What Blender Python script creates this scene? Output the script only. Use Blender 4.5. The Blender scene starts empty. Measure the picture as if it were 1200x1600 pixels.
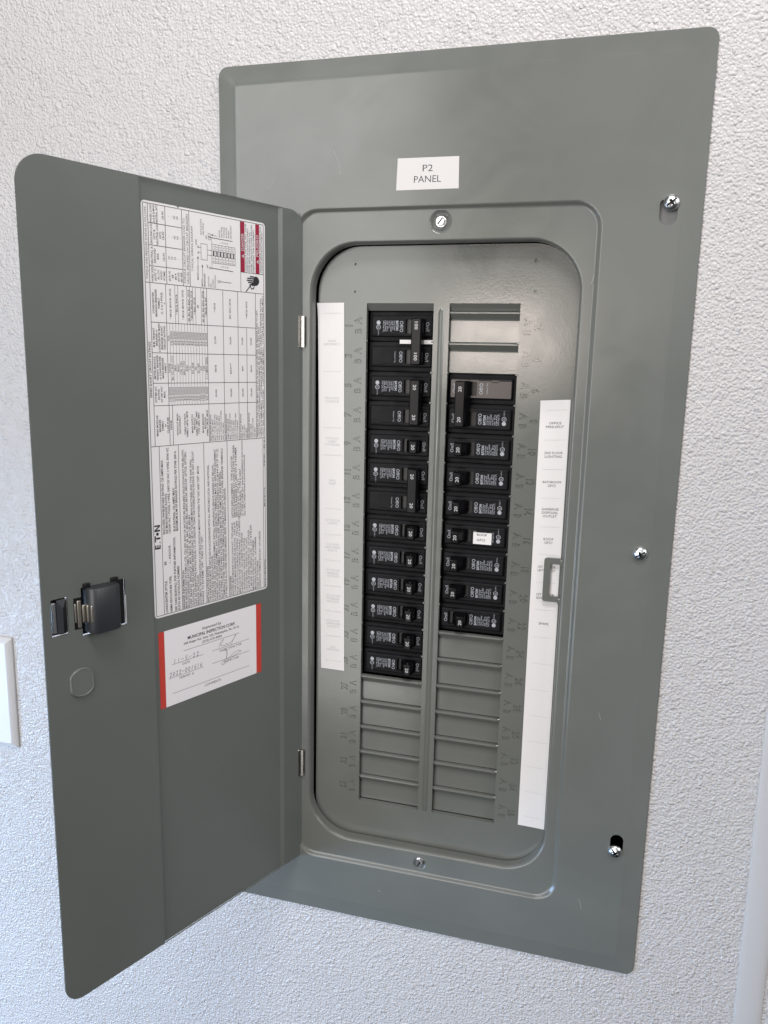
import bpy, bmesh, math, random
from mathutils import Vector, Matrix
from mathutils.geometry import delaunay_2d_cdt
random.seed(7)
S = 0.001            # everything below is written in millimetres
ZO = 1450.0          # height of the panel datum above the floor
sc = bpy.context.scene
C = sc.collection

# ------------------------------------------------------------------ camera
cam_d = bpy.data.cameras.new('camera'); cam = bpy.data.objects.new('camera', cam_d); C.objects.link(cam)
RX = Vector((0.9623288950518702, 0.2710486441528391, 0.02134783949616855))
RY = Vector((0.07123805774537523, -0.1755897733852314, -0.9818825645723575))
RZ = Vector((-0.26238947554525344, 0.9464147420583804, -0.18828409156818365))
M = Matrix.Identity(4)
for i in range(3):
    M[i][0] = RX[i]; M[i][1] = -RY[i]; M[i][2] = -RZ[i]
M[0][3], M[1][3], M[2][3] = 0.138908, -0.669791, (ZO - 41.2757) * S
cam.matrix_world = M
cam_d.sensor_fit = 'HORIZONTAL'; cam_d.sensor_width = 36.0; cam_d.lens = 36.0 * 1237.48 / 1200
cam_d.clip_start = 0.02; cam_d.clip_end = 50
sc.camera = cam

# ------------------------------------------------------------------ world, lamps, exposure
W = bpy.data.worlds.new('World'); sc.world = W; W.use_nodes = True
W.node_tree.nodes['Background'].inputs[0].default_value = (0.90, 0.95, 1.0, 1)
W.node_tree.nodes['Background'].inputs[1].default_value = 0.015
sc.view_settings.view_transform = 'Standard'; sc.view_settings.look = 'None'
sc.view_settings.exposure = 0.0; sc.view_settings.gamma = 1.0

def lamp(name, loc, target, sx, sy, power, col, spread=180):
    d = bpy.data.lights.new(name, 'AREA'); d.shape = 'RECTANGLE'; d.size = sx; d.size_y = sy
    d.energy = power; d.color = col; d.spread = math.radians(spread)
    o = bpy.data.objects.new(name, d); C.objects.link(o)
    o.location = loc
    o.rotation_euler = (Vector(target) - Vector(loc)).to_track_quat('-Z', 'Y').to_euler()
    return o
zc = ZO * S
lamp('ceiling_light', (0.14, -0.85, zc + 1.28), (0.14, 0.0, zc + 0.30), 0.80, 0.36, 6.1, (1.0, 0.96, 0.925), 100)
lamp('window_light', (-1.05, -2.2, zc - 0.075), (-1.05, 0.0, zc - 0.075), 1.10, 2.65, 43.0, (1.0, 0.99, 0.965))
lamp('doorway_light', (-0.24, -2.2, zc + 0.04), (0.05, 0.0, zc - 0.02), 0.40, 0.25, 5.8, (1.0, 0.87, 0.79))
lamp('room_fill_light', (0.78, -3.0, zc + 0.85), (0.2, 0.0, zc + 0.4), 1.9, 1.5, 8.6, (1.0, 0.98, 0.96))  # added fill behind the camera, lightens the upper right of the cover
lamp('bounce_light', (2.3, -1.15, zc + 1.25), (-0.2, -0.2, zc + 0.45), 1.6, 1.6, 9.4, (1.0, 0.97, 0.97), 75)
lamp('daylight_window', (-1.9, -1.05, zc - 0.95), (-0.58, 0.0, zc - 0.78), 0.8, 0.7, 5.0, (0.40, 0.64, 1.0), 50)

# ------------------------------------------------------------------ materials
def mat(name, col, rough=0.5, metal=0.0, spec=0.5, coat=0.0):
    m = bpy.data.materials.new(name); m.use_nodes = True
    b = m.node_tree.nodes['Principled BSDF']
    b.inputs['Base Color'].default_value = (*col, 1); b.inputs['Roughness'].default_value = rough
    b.inputs['Metallic'].default_value = metal; b.inputs['Specular IOR Level'].default_value = spec
    b.inputs['Coat Weight'].default_value = coat
    return m
def nodes(m): return m.node_tree.nodes, m.node_tree.links, m.node_tree.nodes['Principled BSDF']
def noise(n, l, scale, detail=2.0, rough=0.5, dist=0.0):
    tc = n.new('ShaderNodeTexCoord'); t = n.new('ShaderNodeTexNoise')
    t.inputs['Scale'].default_value = scale; t.inputs['Detail'].default_value = detail
    t.inputs['Roughness'].default_value = rough; t.inputs['Distortion'].default_value = dist
    l.new(tc.outputs['Object'], t.inputs['Vector'])
    return t
def ramp(n, l, src, stops):
    r = n.new('ShaderNodeValToRGB'); l.new(src, r.inputs[0])
    while len(r.color_ramp.elements) < len(stops): r.color_ramp.elements.new(0.5)
    for e, (p, c) in zip(r.color_ramp.elements, stops):
        e.position = p; e.color = (*c, 1) if len(c) == 3 else c
    return r
def bump(n, l, b, h, strength, dist):
    k = n.new('ShaderNodeBump'); k.inputs['Strength'].default_value = strength; k.inputs['Distance'].default_value = dist
    l.new(h, k.inputs['Height']); l.new(k.outputs[0], b.inputs['Normal']); return k

def paint(name, col, rough, peel, peel_scale=420, sm=1.0):
    m = mat(name, col, rough); n, l, b = nodes(m)
    t = noise(n, l, 9, 4, 0.6, 0.6)          # handling smudges: tone and gloss
    r = ramp(n, l, t.outputs['Fac'], [(0.36, tuple(c * (1 - 0.07 * sm) for c in col)), (0.50, col), (0.66, tuple(c * (1 + 0.10 * sm) for c in col))])
    l.new(r.outputs[0], b.inputs['Base Color'])
    g = noise(n, l, 16, 5, 0.6, 1.2)
    r2 = ramp(n, l, g.outputs['Fac'], [(0.38, (rough * (1 - 0.25 * sm),) * 3), (0.62, (rough * (1 + 0.45 * sm),) * 3)])
    l.new(r2.outputs[0], b.inputs['Roughness'])
    f = noise(n, l, peel_scale, 2, 0.5)
    bump(n, l, b, f.outputs['Fac'], peel, 0.0006)
    return m
GREY = (0.138, 0.146, 0.137)
M_cover = paint('grey_enamel', GREY, 0.20, 0.03, 420, 0.6)
M_dead = paint('grey_enamel_orange_peel', GREY, 0.16, 0.045, 520, 0.5)
M_door = paint('grey_enamel_door', (0.129, 0.142, 0.134), 0.32, 0.05, 420, 0.35)
M_paper = mat('white_paper', (0.75, 0.74, 0.75), 0.55)
M_label = mat('grey_white_label_stock', (0.83, 0.82, 0.84), 0.38)
M_card = mat('white_card', (0.88, 0.865, 0.90), 0.5)
M_tape = mat('white_tape', (0.60, 0.59, 0.595), 0.5)
M_scr = mat('scratched_enamel', (0.30, 0.31, 0.29), 0.5)
M_ink = mat('black_ink', (0.02, 0.02, 0.025), 0.5)
M_ink2 = mat('grey_ink', (0.52, 0.52, 0.53), 0.6)
M_pen = mat('pen_ink', (0.07, 0.07, 0.09), 0.5)
M_red = mat('red_print', (0.58, 0.055, 0.04), 0.45)
M_crim = mat('crimson_print', (0.33, 0.008, 0.045), 0.4)
M_white = mat('white_print', (0.58, 0.58, 0.61), 0.5)
M_print = mat('breaker_print', (0.38, 0.40, 0.45), 0.55)
M_plast = mat('black_plastic', (0.008, 0.008, 0.009), 0.36, 0.0, 0.35)
M_hand = mat('handle_plastic', (0.004, 0.004, 0.005), 0.25, 0.0, 0.15)
M_body = mat('breaker_case', (0.008, 0.008, 0.010), 0.45, 0.0, 0.12)
n, l, b = nodes(M_body)
t = noise(n, l, 60, 4, 0.6); r = ramp(n, l, t.outputs['Fac'], [(0.35, (0.40,) * 3), (0.7, (0.55,) * 3)]); l.new(r.outputs[0], b.inputs['Roughness'])
M_body_refl = mat('case_with_warm_reflection', (0.055, 0.043, 0.040), 0.36)  # black case with a blurred warm reflection painted into its colour
M_latch = mat('charcoal_nylon', (0.028, 0.031, 0.036), 0.42)
M_zinc = mat('zinc_plate', (0.74, 0.76, 0.78), 0.30, 1.0)
M_nick = mat('nickel', (0.50, 0.48, 0.45), 0.26, 1.0)
M_steel = mat('spring_steel', (0.62, 0.59, 0.53), 0.36, 1.0)
M_galv = mat('galvanised_steel', (0.20, 0.205, 0.21), 0.45, 0.6)
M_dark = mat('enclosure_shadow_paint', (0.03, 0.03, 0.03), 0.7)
M_plate = mat('white_thermoplastic', (0.64, 0.64, 0.66), 0.3)
M_trim = mat('white_pvc', (0.50, 0.50, 0.51), 0.4)
# pebbled white plastic wall lining
M_wall = mat('pebbled_wall_lining', (0.55, 0.54, 0.54), 0.35)
n, l, b = nodes(M_wall)
tc = n.new('ShaderNodeTexCoord')
wn = n.new('ShaderNodeTexNoise'); wn.inputs['Scale'].default_value = 260; wn.inputs['Detail'].default_value = 1
l.new(tc.outputs['Object'], wn.inputs['Vector'])
mx = n.new('ShaderNodeMixRGB'); mx.inputs[0].default_value = 0.0014; mx.blend_type = 'ADD'
l.new(tc.outputs['Object'], mx.inputs[1]); l.new(wn.outputs['Color'], mx.inputs[2])
def pebble(scale, stops):
    vo = n.new('ShaderNodeTexVoronoi'); vo.feature = 'SMOOTH_F1'; vo.inputs['Scale'].default_value = scale; vo.inputs['Smoothness'].default_value = 0.12
    vo.inputs['Randomness'].default_value = 1.0
    l.new(mx.outputs[0], vo.inputs['Vector'])
    return ramp(n, l, vo.outputs['Distance'], stops)
big = pebble(245, [(0.0, (1, 1, 1)), (0.22, (0.86, 0.86, 0.86)), (0.44, (0.42, 0.42, 0.42)), (0.62, (0, 0, 0))])
small = pebble(440, [(0.0, (1, 1, 1)), (0.3, (0.8, 0.8, 0.8)), (0.55, (0.25, 0.25, 0.25)), (0.75, (0, 0, 0))])
n2 = n.new('ShaderNodeTexNoise'); n2.inputs['Scale'].default_value = 120; n2.inputs['Detail'].default_value = 1
l.new(tc.outputs['Object'], n2.inputs['Vector'])
gt = ramp(n, l, n2.outputs['Fac'], [(0.40, (0, 0, 0)), (0.60, (0.62, 0.62, 0.62))])
gm = n.new('ShaderNodeMath'); gm.operation = 'MULTIPLY'
l.new(gt.outputs[0], gm.inputs[0]); l.new(big.outputs[0], gm.inputs[1])
ad = n.new('ShaderNodeMath'); ad.operation = 'MULTIPLY_ADD'; ad.inputs[1].default_value = 0.55
l.new(small.outputs[0], ad.inputs[0]); l.new(gm.outputs[0], ad.inputs[2])
bump(n, l, b, ad.outputs[0], 1.0, 0.00105)
# faint soiling
so = noise(n, l, 3.5, 3, 0.6)
sr = ramp(n, l, so.outputs['Fac'], [(0.35, (0.51, 0.50, 0.507)), (0.6, (0.533, 0.523, 0.530))])
l.new(sr.outputs[0], b.inputs['Base Color'])

# ------------------------------------------------------------------ mesh builder
def fontmesh(s, bold=0.0, cache={}):
    k = (s, bold)
    if k not in cache:
        cu = bpy.data.curves.new('t', 'FONT'); cu.body = s; cu.resolution_u = 2; cu.offset = bold
        o = bpy.data.objects.new('t', cu); me = bpy.data.meshes.new_from_object(o)
        vs = [(v.co.x, v.co.y) for v in me.vertices]; fs = [tuple(p.vertices) for p in me.polygons]
        bpy.data.objects.remove(o); bpy.data.curves.remove(cu); bpy.data.meshes.remove(me)
        if vs:
            x0 = min(v[0] for v in vs); x1 = max(v[0] for v in vs)
            vs = [(v[0] - x0, v[1]) for v in vs]; w = x1 - x0
        else: w = 0
        cache[k] = (vs, fs, w)
    return cache[k]
CAP = max(v[1] for v in fontmesh('H')[0])

def pip(x, y, loops):
    c = False
    for lp in loops:
        j = len(lp) - 1
        for i in range(len(lp)):
            xi, yi = lp[i]; xj, yj = lp[j]
            if (yi > y) != (yj > y) and x < (xj - xi) * (y - yi) / (yj - yi) + xi: c = not c
            j = i
    return c

def cdt(loops, extra=()):
    """triangulate the even-odd inside of closed 2-D loops; extra = open constraint polylines"""
    vs, es = [], []
    for lp in loops:
        k = len(vs); m = len(lp); vs += [Vector(p) for p in lp]; es += [(k + i, k + (i + 1) % m) for i in range(m)]
    for ln in extra:
        k = len(vs); vs += [Vector(p) for p in ln]; es += [(k + i, k + i + 1) for i in range(len(ln) - 1)]
    ov, oe, of, *_ = delaunay_2d_cdt(vs, es, [], 0, 1e-5)
    boxes = [(min(p[0] for p in lp), max(p[0] for p in lp), min(p[1] for p in lp), max(p[1] for p in lp)) for lp in loops]
    out = []
    for f in of:
        x = sum(ov[i][0] for i in f) / len(f); y = sum(ov[i][1] for i in f) / len(f)
        near = [lp for lp, bx in zip(loops, boxes) if bx[0] <= x <= bx[1] and bx[2] <= y <= bx[3]]
        if pip(x, y, near): out.append(tuple(f))
    return [(v[0], v[1]) for v in ov], out

def rrect(x0, x1, z0, z1, r, n=6):
    p = []
    rs = r if isinstance(r, (tuple, list)) else (r,) * 4      # order: (x1,z1) (x0,z1) (x0,z0) (x1,z0)
    for (cx, cz, a, q) in ((x1, z1, 0, rs[0]), (x0, z1, 90, rs[1]), (x0, z0, 180, rs[2]), (x1, z0, 270, rs[3])):
        ox = cx + (-q if cx == x1 else q); oz = cz + (-q if cz == z1 else q)
        for i in range(n + 1):
            t = math.radians(a + 90 * i / n); p.append((ox + q * math.cos(t), oz + q * math.sin(t)))
    return p
def circ(cx, cz, r, n=20, r2=None):
    return [(cx + r * math.cos(2 * math.pi * i / n), cz + (r2 or r) * math.sin(2 * math.pi * i / n)) for i in range(n)]

class MB:
    def __init__(s): s.v = []; s.f = []; s.m = []; s.sm = []
    def add(s, vs, fs, mi=0, smooth=False):
        k = len(s.v); s.v += vs
        for f in fs: s.f.append(tuple(k + i for i in f)); s.m.append(mi); s.sm.append(smooth)
        return s
    def sheet(s, loops, fn, mi=0, extra=(), smooth=False):
        vs, fs = cdt(loops, extra)
        s.add([fn(*p) for p in vs], fs, mi, smooth)
    def loft(s, loops, mi=0, smooth=True, closed=True, cap0=False, cap1=False):
        n = len(loops[0]); vs = [p for lp in loops for p in lp]; fs = []
        for a in range(len(loops) - 1):
            for i in range(n if closed else n - 1):
                j = (i + 1) % n
                fs.append((a * n + i, a * n + j, (a + 1) * n + j, (a + 1) * n + i))
        s.add(vs, fs, mi, smooth)
        if cap0: s.add(list(loops[0]), [tuple(range(n))], mi)
        if cap1: s.add(list(loops[-1]), [tuple(range(n))], mi)
    def box(s, x0, x1, y0, y1, z0, z1, mi=0, bev=0.0, fn=None):
        if bev:
            lp = []
            for (i, y) in ((bev, y0), (0, y0 + bev * math.copysign(1, y1 - y0)), (0, y1 - bev * math.copysign(1, y1 - y0)), (bev, y1)):
                lp.append([(x, y, z) for x, z in rrect(x0 + i, x1 - i, z0 + i, z1 - i, bev, 2)])
            if fn: lp = [[fn(*p) for p in q] for q in lp]
            s.loft(lp, mi, True, True, True, True)
        else:
            vs = [(x, y, z) for x in (x0, x1) for y in (y0, y1) for z in (z0, z1)]
            if fn: vs = [fn(*p) for p in vs]
            s.add(vs, [(0, 1, 3, 2), (4, 6, 7, 5), (0, 4, 5, 1), (2, 3, 7, 6), (0, 2, 6, 4), (1, 5, 7, 3)], mi)
    def text(s, body, fn, mi=0, cap=2.0, width=None, align='L', bold=0.0, maxw=None, sx=1.0):
        """fn maps text space (x along the line, y up, both mm) to 3-D"""
        vs, fs, w = fontmesh(body, bold)
        if not vs: return
        k = cap / CAP; kx = (width / w) if width else k * sx
        if maxw and w * kx > maxw: kx = maxw / w
        off = {'L': 0, 'C': -w * kx / 2, 'R': -w * kx}[align]
        s.add([fn(v[0] * kx + off, v[1] * k) for v in vs], fs, mi)
    def poly(s, pts, fn, wd, mi=0):
        """flat ink stroke"""
        for (x0, y0), (x1, y1) in zip(pts[:-1], pts[1:]):
            dx, dy = x1 - x0, y1 - y0; L = math.hypot(dx, dy) or 1; nx, ny = -dy / L * wd / 2, dx / L * wd / 2
            ex, ey = dx / L * wd * 0.3, dy / L * wd * 0.3
            s.add([fn(x0 - ex + nx, y0 - ey + ny), fn(x0 - ex - nx, y0 - ey - ny), fn(x1 + ex - nx, y1 + ey - ny), fn(x1 + ex + nx, y1 + ey + ny)], [(0, 1, 2, 3)], mi)
    def rect(s, x0, x1, y0, y1, fn, mi=0):
        s.add([fn(x0, y0), fn(x1, y0), fn(x1, y1), fn(x0, y1)], [(0, 1, 2, 3)], mi)
    def build(s, name, mats, parent=None, label=None, org=(0, 0, 0), face=None):
        me = bpy.data.meshes.new(name)
        me.from_pydata([((x - org[0]) * S, (y - org[1]) * S, (z - org[2]) * S) for x, y, z in s.v], [], s.f)
        for m in (mats if isinstance(mats, (list, tuple)) else [mats]): me.materials.append(m)
        me.polygons.foreach_set('material_index', s.m); me.polygons.foreach_set('use_smooth', s.sm)
        bm = bmesh.new(); bm.from_mesh(me)
        bmesh.ops.remove_doubles(bm, verts=bm.verts, dist=1e-6)
        if face is not None:     # turn every face to look along a given direction
            d = Vector(face)
            for f in bm.faces:
                if f.normal.dot(d) < 0: f.normal_flip()
        else: bmesh.ops.recalc_face_normals(bm, faces=bm.faces)
        keep = [f.smooth for f in bm.faces]
        bm.to_mesh(me); bm.free(); me.update()
        me.set_sharp_from_angle(angle=math.radians(38))
        me.polygons.foreach_set('use_smooth', keep); me.update()
        o = bpy.data.objects.new(name, me); C.objects.link(o)
        if parent: o.parent = parent
        o.location = (org[0] * S, org[1] * S, org[2] * S)
        if label: o['label'] = label
        return o

def tag(o, label=None, cat=None, group=None, kind=None):
    if label: o['label'] = label
    if cat: o['category'] = cat
    if group: o['group'] = group
    if kind: o['kind'] = kind
    return o
def empty(name, loc):
    o = bpy.data.objects.new(name, None); C.objects.link(o); o.location = Vector(loc) * S; o.empty_display_size = 0.03
    return o

WY = -13.5           # wall surface
# ------------------------------------------------------------------ the wall
mb = MB()
mb.sheet([[(-1100, -1250), (1100, -1250), (1100, 1000), (-1100, 1000)], [(-184, -562), (184, -562), (184, 186), (-184, 186)]],
         lambda x, z: (x, WY, z + ZO))
wall = tag(mb.build('wall', M_wall, face=(0, -1, 0)), kind='structure')
wall['label'] = 'white pebbled plastic lined wall behind the panel'

# white divider bar on the wall, lower right
mb = MB()
prof = [(0, 0), (0.2, -1.0), (1.2, -1.5), (5, -2.1), (11, -2.4), (17, -2.1), (20.8, -1.5), (21.8, -1.0), (22, 0)]
def bar(z): return [(279 + (-z - 317) * 0.009 + a, WY + y, z) for a, y in prof]
mb.loft([bar(z) for z in (900, 300, 0, -300, -600, -1200)], 0, True, False)
o = mb.build('wall_trim', M_trim, org=(290, WY, -300), face=(0, -1, 0)); o.location.z += ZO * S
tag(o, 'white rounded plastic divider strip running up the wall at the right edge', 'trim')

# white wall plate at the left edge
mb = MB()
x0, x1, z0, z1 = -533, -443.3, -459, -334.5
lp = []
for i, y in ((0, WY), (0, WY - 1.6), (0.6, WY - 2.4), (5.5, WY - 5.6), (6.3, WY - 5.9)):
    lp.append([(x, y, z) for x, z in rrect(x0 + i, x1 - i, z0 + i, z1 - i, 1.6 if i < 5 else 0.8, 4)])
mb.loft(lp, 0, True, True, False, True)
o = mb.build('wall_plate', M_plate, org=(-488, WY, -396)); o.location.z += ZO * S
tag(o, 'blank white plastic wall plate on the pebbled wall, left of the open door', 'wall plate')

# ------------------------------------------------------------------ electrical panel
root = empty('electrical_panel', (0, 0, ZO))
tag(root, 'grey steel breaker panel with its door swung open, set in the white wall', 'electrical panel')

YF, YE, YD = -17.2, -14.8, -3.0     # cover face, embossed ring, deadfront
# --- enclosure box sunk in the wall
mb = MB()
mb.loft([[(x, y, z) for x, z in rrect(-181, 181, -559, 183, 2, 2)] for y in (-13, 84)], 0, False, True, False, True)
mb.box(160, 181, -12.6, -11.4, 50, 110, 1); mb.box(160, 181, -10.6, -9.4, -475, -462, 1); mb.box(160, 181, -10.6, -9.4, -210, -160, 1)
mb.box(-9, 9, -2, 20, 62, 76, 1)
mb.build('enclosure', [M_dark, M_galv], root)

# --- cover
X0, X1, Z0, Z1 = -194.6, 196.5, -574.4, 196.0
mb = MB()
def L3(pts, y): return [(x, y, z) for x, z in pts]
outer = []
for i, y, r in ((0, WY - 0.2, 8), (0, -15.2, 8), (0.6, -15.8, 8), (13.8, -16.95, 3.0), (15.2, -17.13, 2.6), (16.4, YF, 2.4)):
    outer.append(rrect(X0 + i, X1 - i, Z0 + i, Z1 - i, r, 6))
ys = (WY - 0.2, -15.2, -15.8, -16.95, -17.13, YF)
ol = [L3(p, y) for p, y in zip(outer, ys)]
mb.loft(ol[:3], 0, True); mb.loft(ol[2:4], 0, False); mb.loft(ol[3:], 0, True)
EX0, EX1, EZ0, EZ1 = -125.5, 125.5, -517.0, 82.0
emb = []
for i, y in ((0, YF), (0.8, YF + 0.15), (1.7, YF + 0.8), (2.6, YE - 0.8), (3.5, YE - 0.15), (4.4, YE)):
    emb.append((rrect(EX0 + i, EX1 - i, EZ0 + i, EZ1 - i, 21 - i, 10), y))
mb.loft([L3(p, y) for p, y in emb], 0, True)
OX0, OX1, OZ0, OZ1 = -113.2, 114.2, -494.8, 56.0
lip = []
for i, y in ((0, YE), (0.7, YE + 0.1), (1.4, YE + 0.5), (2.0, YE + 1.2), (2.4, YE + 2.2), (2.6, YE + 3.4), (2.7, -5.0)):
    lip.append((rrect(OX0 + i, OX1 - i, OZ0 + i, OZ1 - i, 42 - i, 12), y))
mb.loft([L3(p, y) for p, y in lip], 0, True)
def keyhole(cz, r, up):
    # round hole with a narrow neck towards the screw
    a = circ(173, cz, r, 24); out = []
    n = len(a)
    for (x, z) in a: out.append((x, z))
    return out
k1 = rrect(165.6, 178.4, 61.8, 80.0, (3, 3, 6.3, 6.3), 5)
k2 = rrect(167.8, 178.6, -456.0, -439.4, (5.3, 5.3, 3.5, 3.5), 6)
mb.sheet([outer[-1], emb[0][0], k1, k2], lambda x, z: (x, YF, z), 0)
for k in (k1, k2): mb.loft([L3(k, YF), L3(k, YF + 1.6)], 0, False)
d1 = circ(-0.8, 69.0, 9.4, 24); d2 = circ(-0.9, -504.6, 6.2, 20)
mb.sheet([emb[-1][0], lip[0][0], d1, d2], lambda x, z: (x, YE, z), 0)
for (cx, cz, r, dp) in ((-0.8, 69.0, 9.4, 3.6), (-0.9, -504.6, 6.2, 3.0)):
    nn = 24 if r > 8 else 20
    mb.loft([L3(circ(cx, cz, r * k, nn), YE + dp * h) for k, h in ((1, 0), (0.93, 0.08), (0.84, 0.3), (0.72, 0.7), (0.62, 0.93), (0.52, 1.0))], 0, True, True, False, True)
cover = mb.build('cover', M_cover, root, face=None)

# strike loop on the right lip
mb = MB()
lo = rrect(96.6, 112.6, -240.3, -202.2, (0.5, 2.2, 2.2, 0.5), 4); li = rrect(102.0, 109.6, -235.6, -207.2, 0.6, 3)
for y in (-6.6, -5.2): mb.sheet([lo, li], lambda x, z, y=y: (x, y, z))
for q in (lo, li): mb.loft([L3(q, -6.6), L3(q, -5.2)], 0, False)
for z0, z1 in ((-207.2, -202.2), (-240.3, -235.6)): mb.box(109.6, 112.5, -12.5, -6.6, z0, z1, 0, 0.5)
mb.build('strike_loop', M_cover, cover)

# hex washer screws in the dimples
def hexscrew(cx, cz, y0, rot, k):
    mb = MB(); r = 4.6 * k
    mb.loft([L3(circ(cx, cz, 5.1 * k, 24), y0), L3(circ(cx, cz, 5.1 * k, 24), y0 - 0.8), L3(circ(cx, cz, 4.7 * k, 24), y0 - 1.3)], 0, True, True, False, True)
    hx = lambda q: [(cx + q * math.cos(math.radians(60 * i + rot)), cz + q * math.sin(math.radians(60 * i + rot))) for i in range(6)]
    a = math.radians(rot + 40)
    def sl(u, v): return (cx + u * math.cos(a) - v * math.sin(a), cz + u * math.sin(a) + v * math.cos(a))
    slot = [sl(-3.4 * k, -0.6), sl(3.4 * k, -0.6), sl(3.4 * k, 0.6), sl(-3.4 * k, 0.6)]
    mb.loft([L3(hx(4.2 * k), y0 - 1.2), L3(hx(4.2 * k), y0 - 4.2), L3(hx(3.8 * k), y0 - 4.8)], 0, False)
    mb.sheet([hx(3.8 * k), slot], lambda x, z: (x, y0 - 4.8, z)); mb.loft([L3(slot, y0 - 4.8), L3(slot, y0 - 3.2)], 1, False, True, False, True)
    return mb.build('hex_screw', [M_zinc, M_ink], cover)
hexscrew(-0.9, 69.2, YE + 3.3, 12, 0.9); hexscrew(-0.9, -503.8, YE + 2.8, 24, 0.86)
# pan head mounting screws
def panscrew(cx, cz, rot):
    mb = MB(); R = 5.9; H = 4.2
    a = math.radians(rot)
    def sl(u, v): return (cx + u * math.cos(a) - v * math.sin(a), cz + u * math.sin(a) + v * math.cos(a))
    w = 0.62
    cross = [sl(*p) for p in [(-4.2, -w), (-w - .5, -w), (-w, -2.4), (w, -2.4), (w + .5, -w), (4.2, -w), (4.2, w), (w + .5, w), (w, 2.4), (-w, 2.4), (-w - .5, w), (-4.2, w)]]
    prof = [(1.0, 0), (1.0, 0.9), (0.96, 1.6), (0.87, 2.4), (0.74, 3.1), (0.58, 3.6), (0.40, 3.9)]
    def dome(x, z):
        q = min(1, math.hypot(x - cx, z - cz) / R)
        for (r0, h0), (r1, h1) in zip(prof[:-1], prof[1:]):
            if r1 <= q <= r0 and r0 > r1: return h1 + (h0 - h1) * (q - r1) / (r0 - r1)
        return H if q < 0.4 else 0
    rings = [circ(cx, cz, R * q, 28) for q, h in prof]
    mb.loft([L3(p, YF - h) for p, (q, h) in zip(rings[:3], prof[:3])], 0, True)
    cs = [rings[2], cross]
    mb.sheet(cs, lambda x, z: (x, YF - dome(x, z), z), 0, [r + [r[0]] for r in rings[3:]], True)
    mb.loft([[(x, YF - dome(x, z), z) for x, z in cross], L3(cross, YF - 1.6)], 1, False, True, False, True)
    return mb.build('mounting_screw', [M_zinc, M_plast], cover)
panscrew(173.6, 77.6, 38); panscrew(172.4, -189.6, 30); panscrew(172.4, -455.0, 128)

# P2 PANEL sticker
mb = MB()
q = [(-36.9, 117.4), (12.9, 117.1), (13.4, 93.2), (-37.7, 93.2)]
mb.add([(x, YF - 0.15, z) for x, z in q], [(0, 1, 2, 3)], 0)
f = lambda x0, z0: (lambda x, y: (x0 + x, YF - 0.2, z0 + y))
mb.text('P2', f(-12.1, 106.8), 1, 5.0, 8.2, 'C', -0.004); mb.text('PANEL', f(-12.1, 98.6), 1, 5.0, 22.0, 'C', -0.004)
mb.build('panel_sticker', [M_tape, M_ink], cover, 'white sticker printed P2 PANEL', face=(0, -1, 0))

# scratches and chips in the enamel
f = lambda x, z: (x, YF - 0.04, z)
for pts, wd in (([(-91.5, 126), (-88.6, 120), (-86.2, 113.5), (-85.0, 107.5)], 0.35), ([(-150, 98), (-146, 101), (-143, 107)], 0.3), ([(120, 20), (121.5, 26)], 0.3), 
                ([(150, -330), (152, -336)], 0.3), ([(-40, -540), (-37, -541)], 0.35), ([(145, -508), (147, -512), (148, -517)], 0.35)):
    mb = MB(); mb.poly(pts, f, wd, 0); mb.build('scratch', M_scr, cover, face=(0, -1, 0))
# --- deadfront with stamped numbers
PA, PB, P = 65.12, 6.67, 25.4
def glyph_loops(s):
    vs, fs, w = fontmesh(s, 0.040)
    cnt = {}
    for fc in fs:
        for i in range(len(fc)):
            e = (fc[i], fc[(i + 1) % len(fc)]); k = (min(e), max(e)); cnt[k] = cnt.get(k, 0) + 1
    nb = {}
    for (a, bq), c in cnt.items():
        if c == 1: nb.setdefault(a, []).append(bq); nb.setdefault(bq, []).append(a)
    loops = []; seen = set()
    for st in nb:
        if st in seen: continue
        lp = [st]; seen.add(st); cur = st
        while True:
            nx = [q for q in nb[cur] if q not in seen]
            if not nx: break
            cur = nx[0]; seen.add(cur); lp.append(cur)
        if len(lp) > 2: loops.append([vs[i] for i in lp])
    return loops, w
marks = []; holes = []
for col in (0, 1):
    sg = -1 if col == 0 else 1
    for r in range(18):
        num = 2 * r + 1 + col; zr = -(r + 0.5) * P; lps = []
        for s, x, z, cap in ((str(num), 80.8, zr, 6.1), ('A', 72.3, zr + 4.2, 6.0), ('B', 72.0, zr - 4.3, 5.8)):
            gl, w = glyph_loops(s); k = cap / CAP; kx = k * (0.85 if len(s) == 1 else 0.78)
            if col == 0: fn = lambda gx, gy: (-(x - cap / 2) - gy * k, z + (gx - w / 2) * kx)
            else: fn = lambda gx, gy: ((x - cap / 2) + gy * k, z - (gx - w / 2) * kx)
            lps += [[fn(*p) for p in lp] for lp in gl]
        marks.append((num, lps, (sg * 77, zr)))
        holes += lps
dout = rrect(-108.8, 111.6, -498, 52.6, 38, 10)
colL = [(-PA, -18 * P - 0.3), (-PB, -18 * P - 0.3), (-PB, 6.2), (-PA, 6.2)]; colR = [(-x, z) for x, z in colL][::-1]
dots = [circ(x, z, q, 12) for x, z, q in ((-75.5, 38.1, 1.1), (-75.6, 15.6, 1.0), (76.2, 39.0, 1.8), (76.5, 15.3, 1.4))]
mb = MB()
mb.sheet([dout, colL, colR] + holes + dots, lambda x, z: (x, YD, z))
mb.loft([L3(dout, YD), L3(dout, YD + 1.3)], 0, False)
for d in dots: mb.loft([L3(d, YD), L3(d, YD + 1.5)], 0, False, True, False, True)
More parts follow.
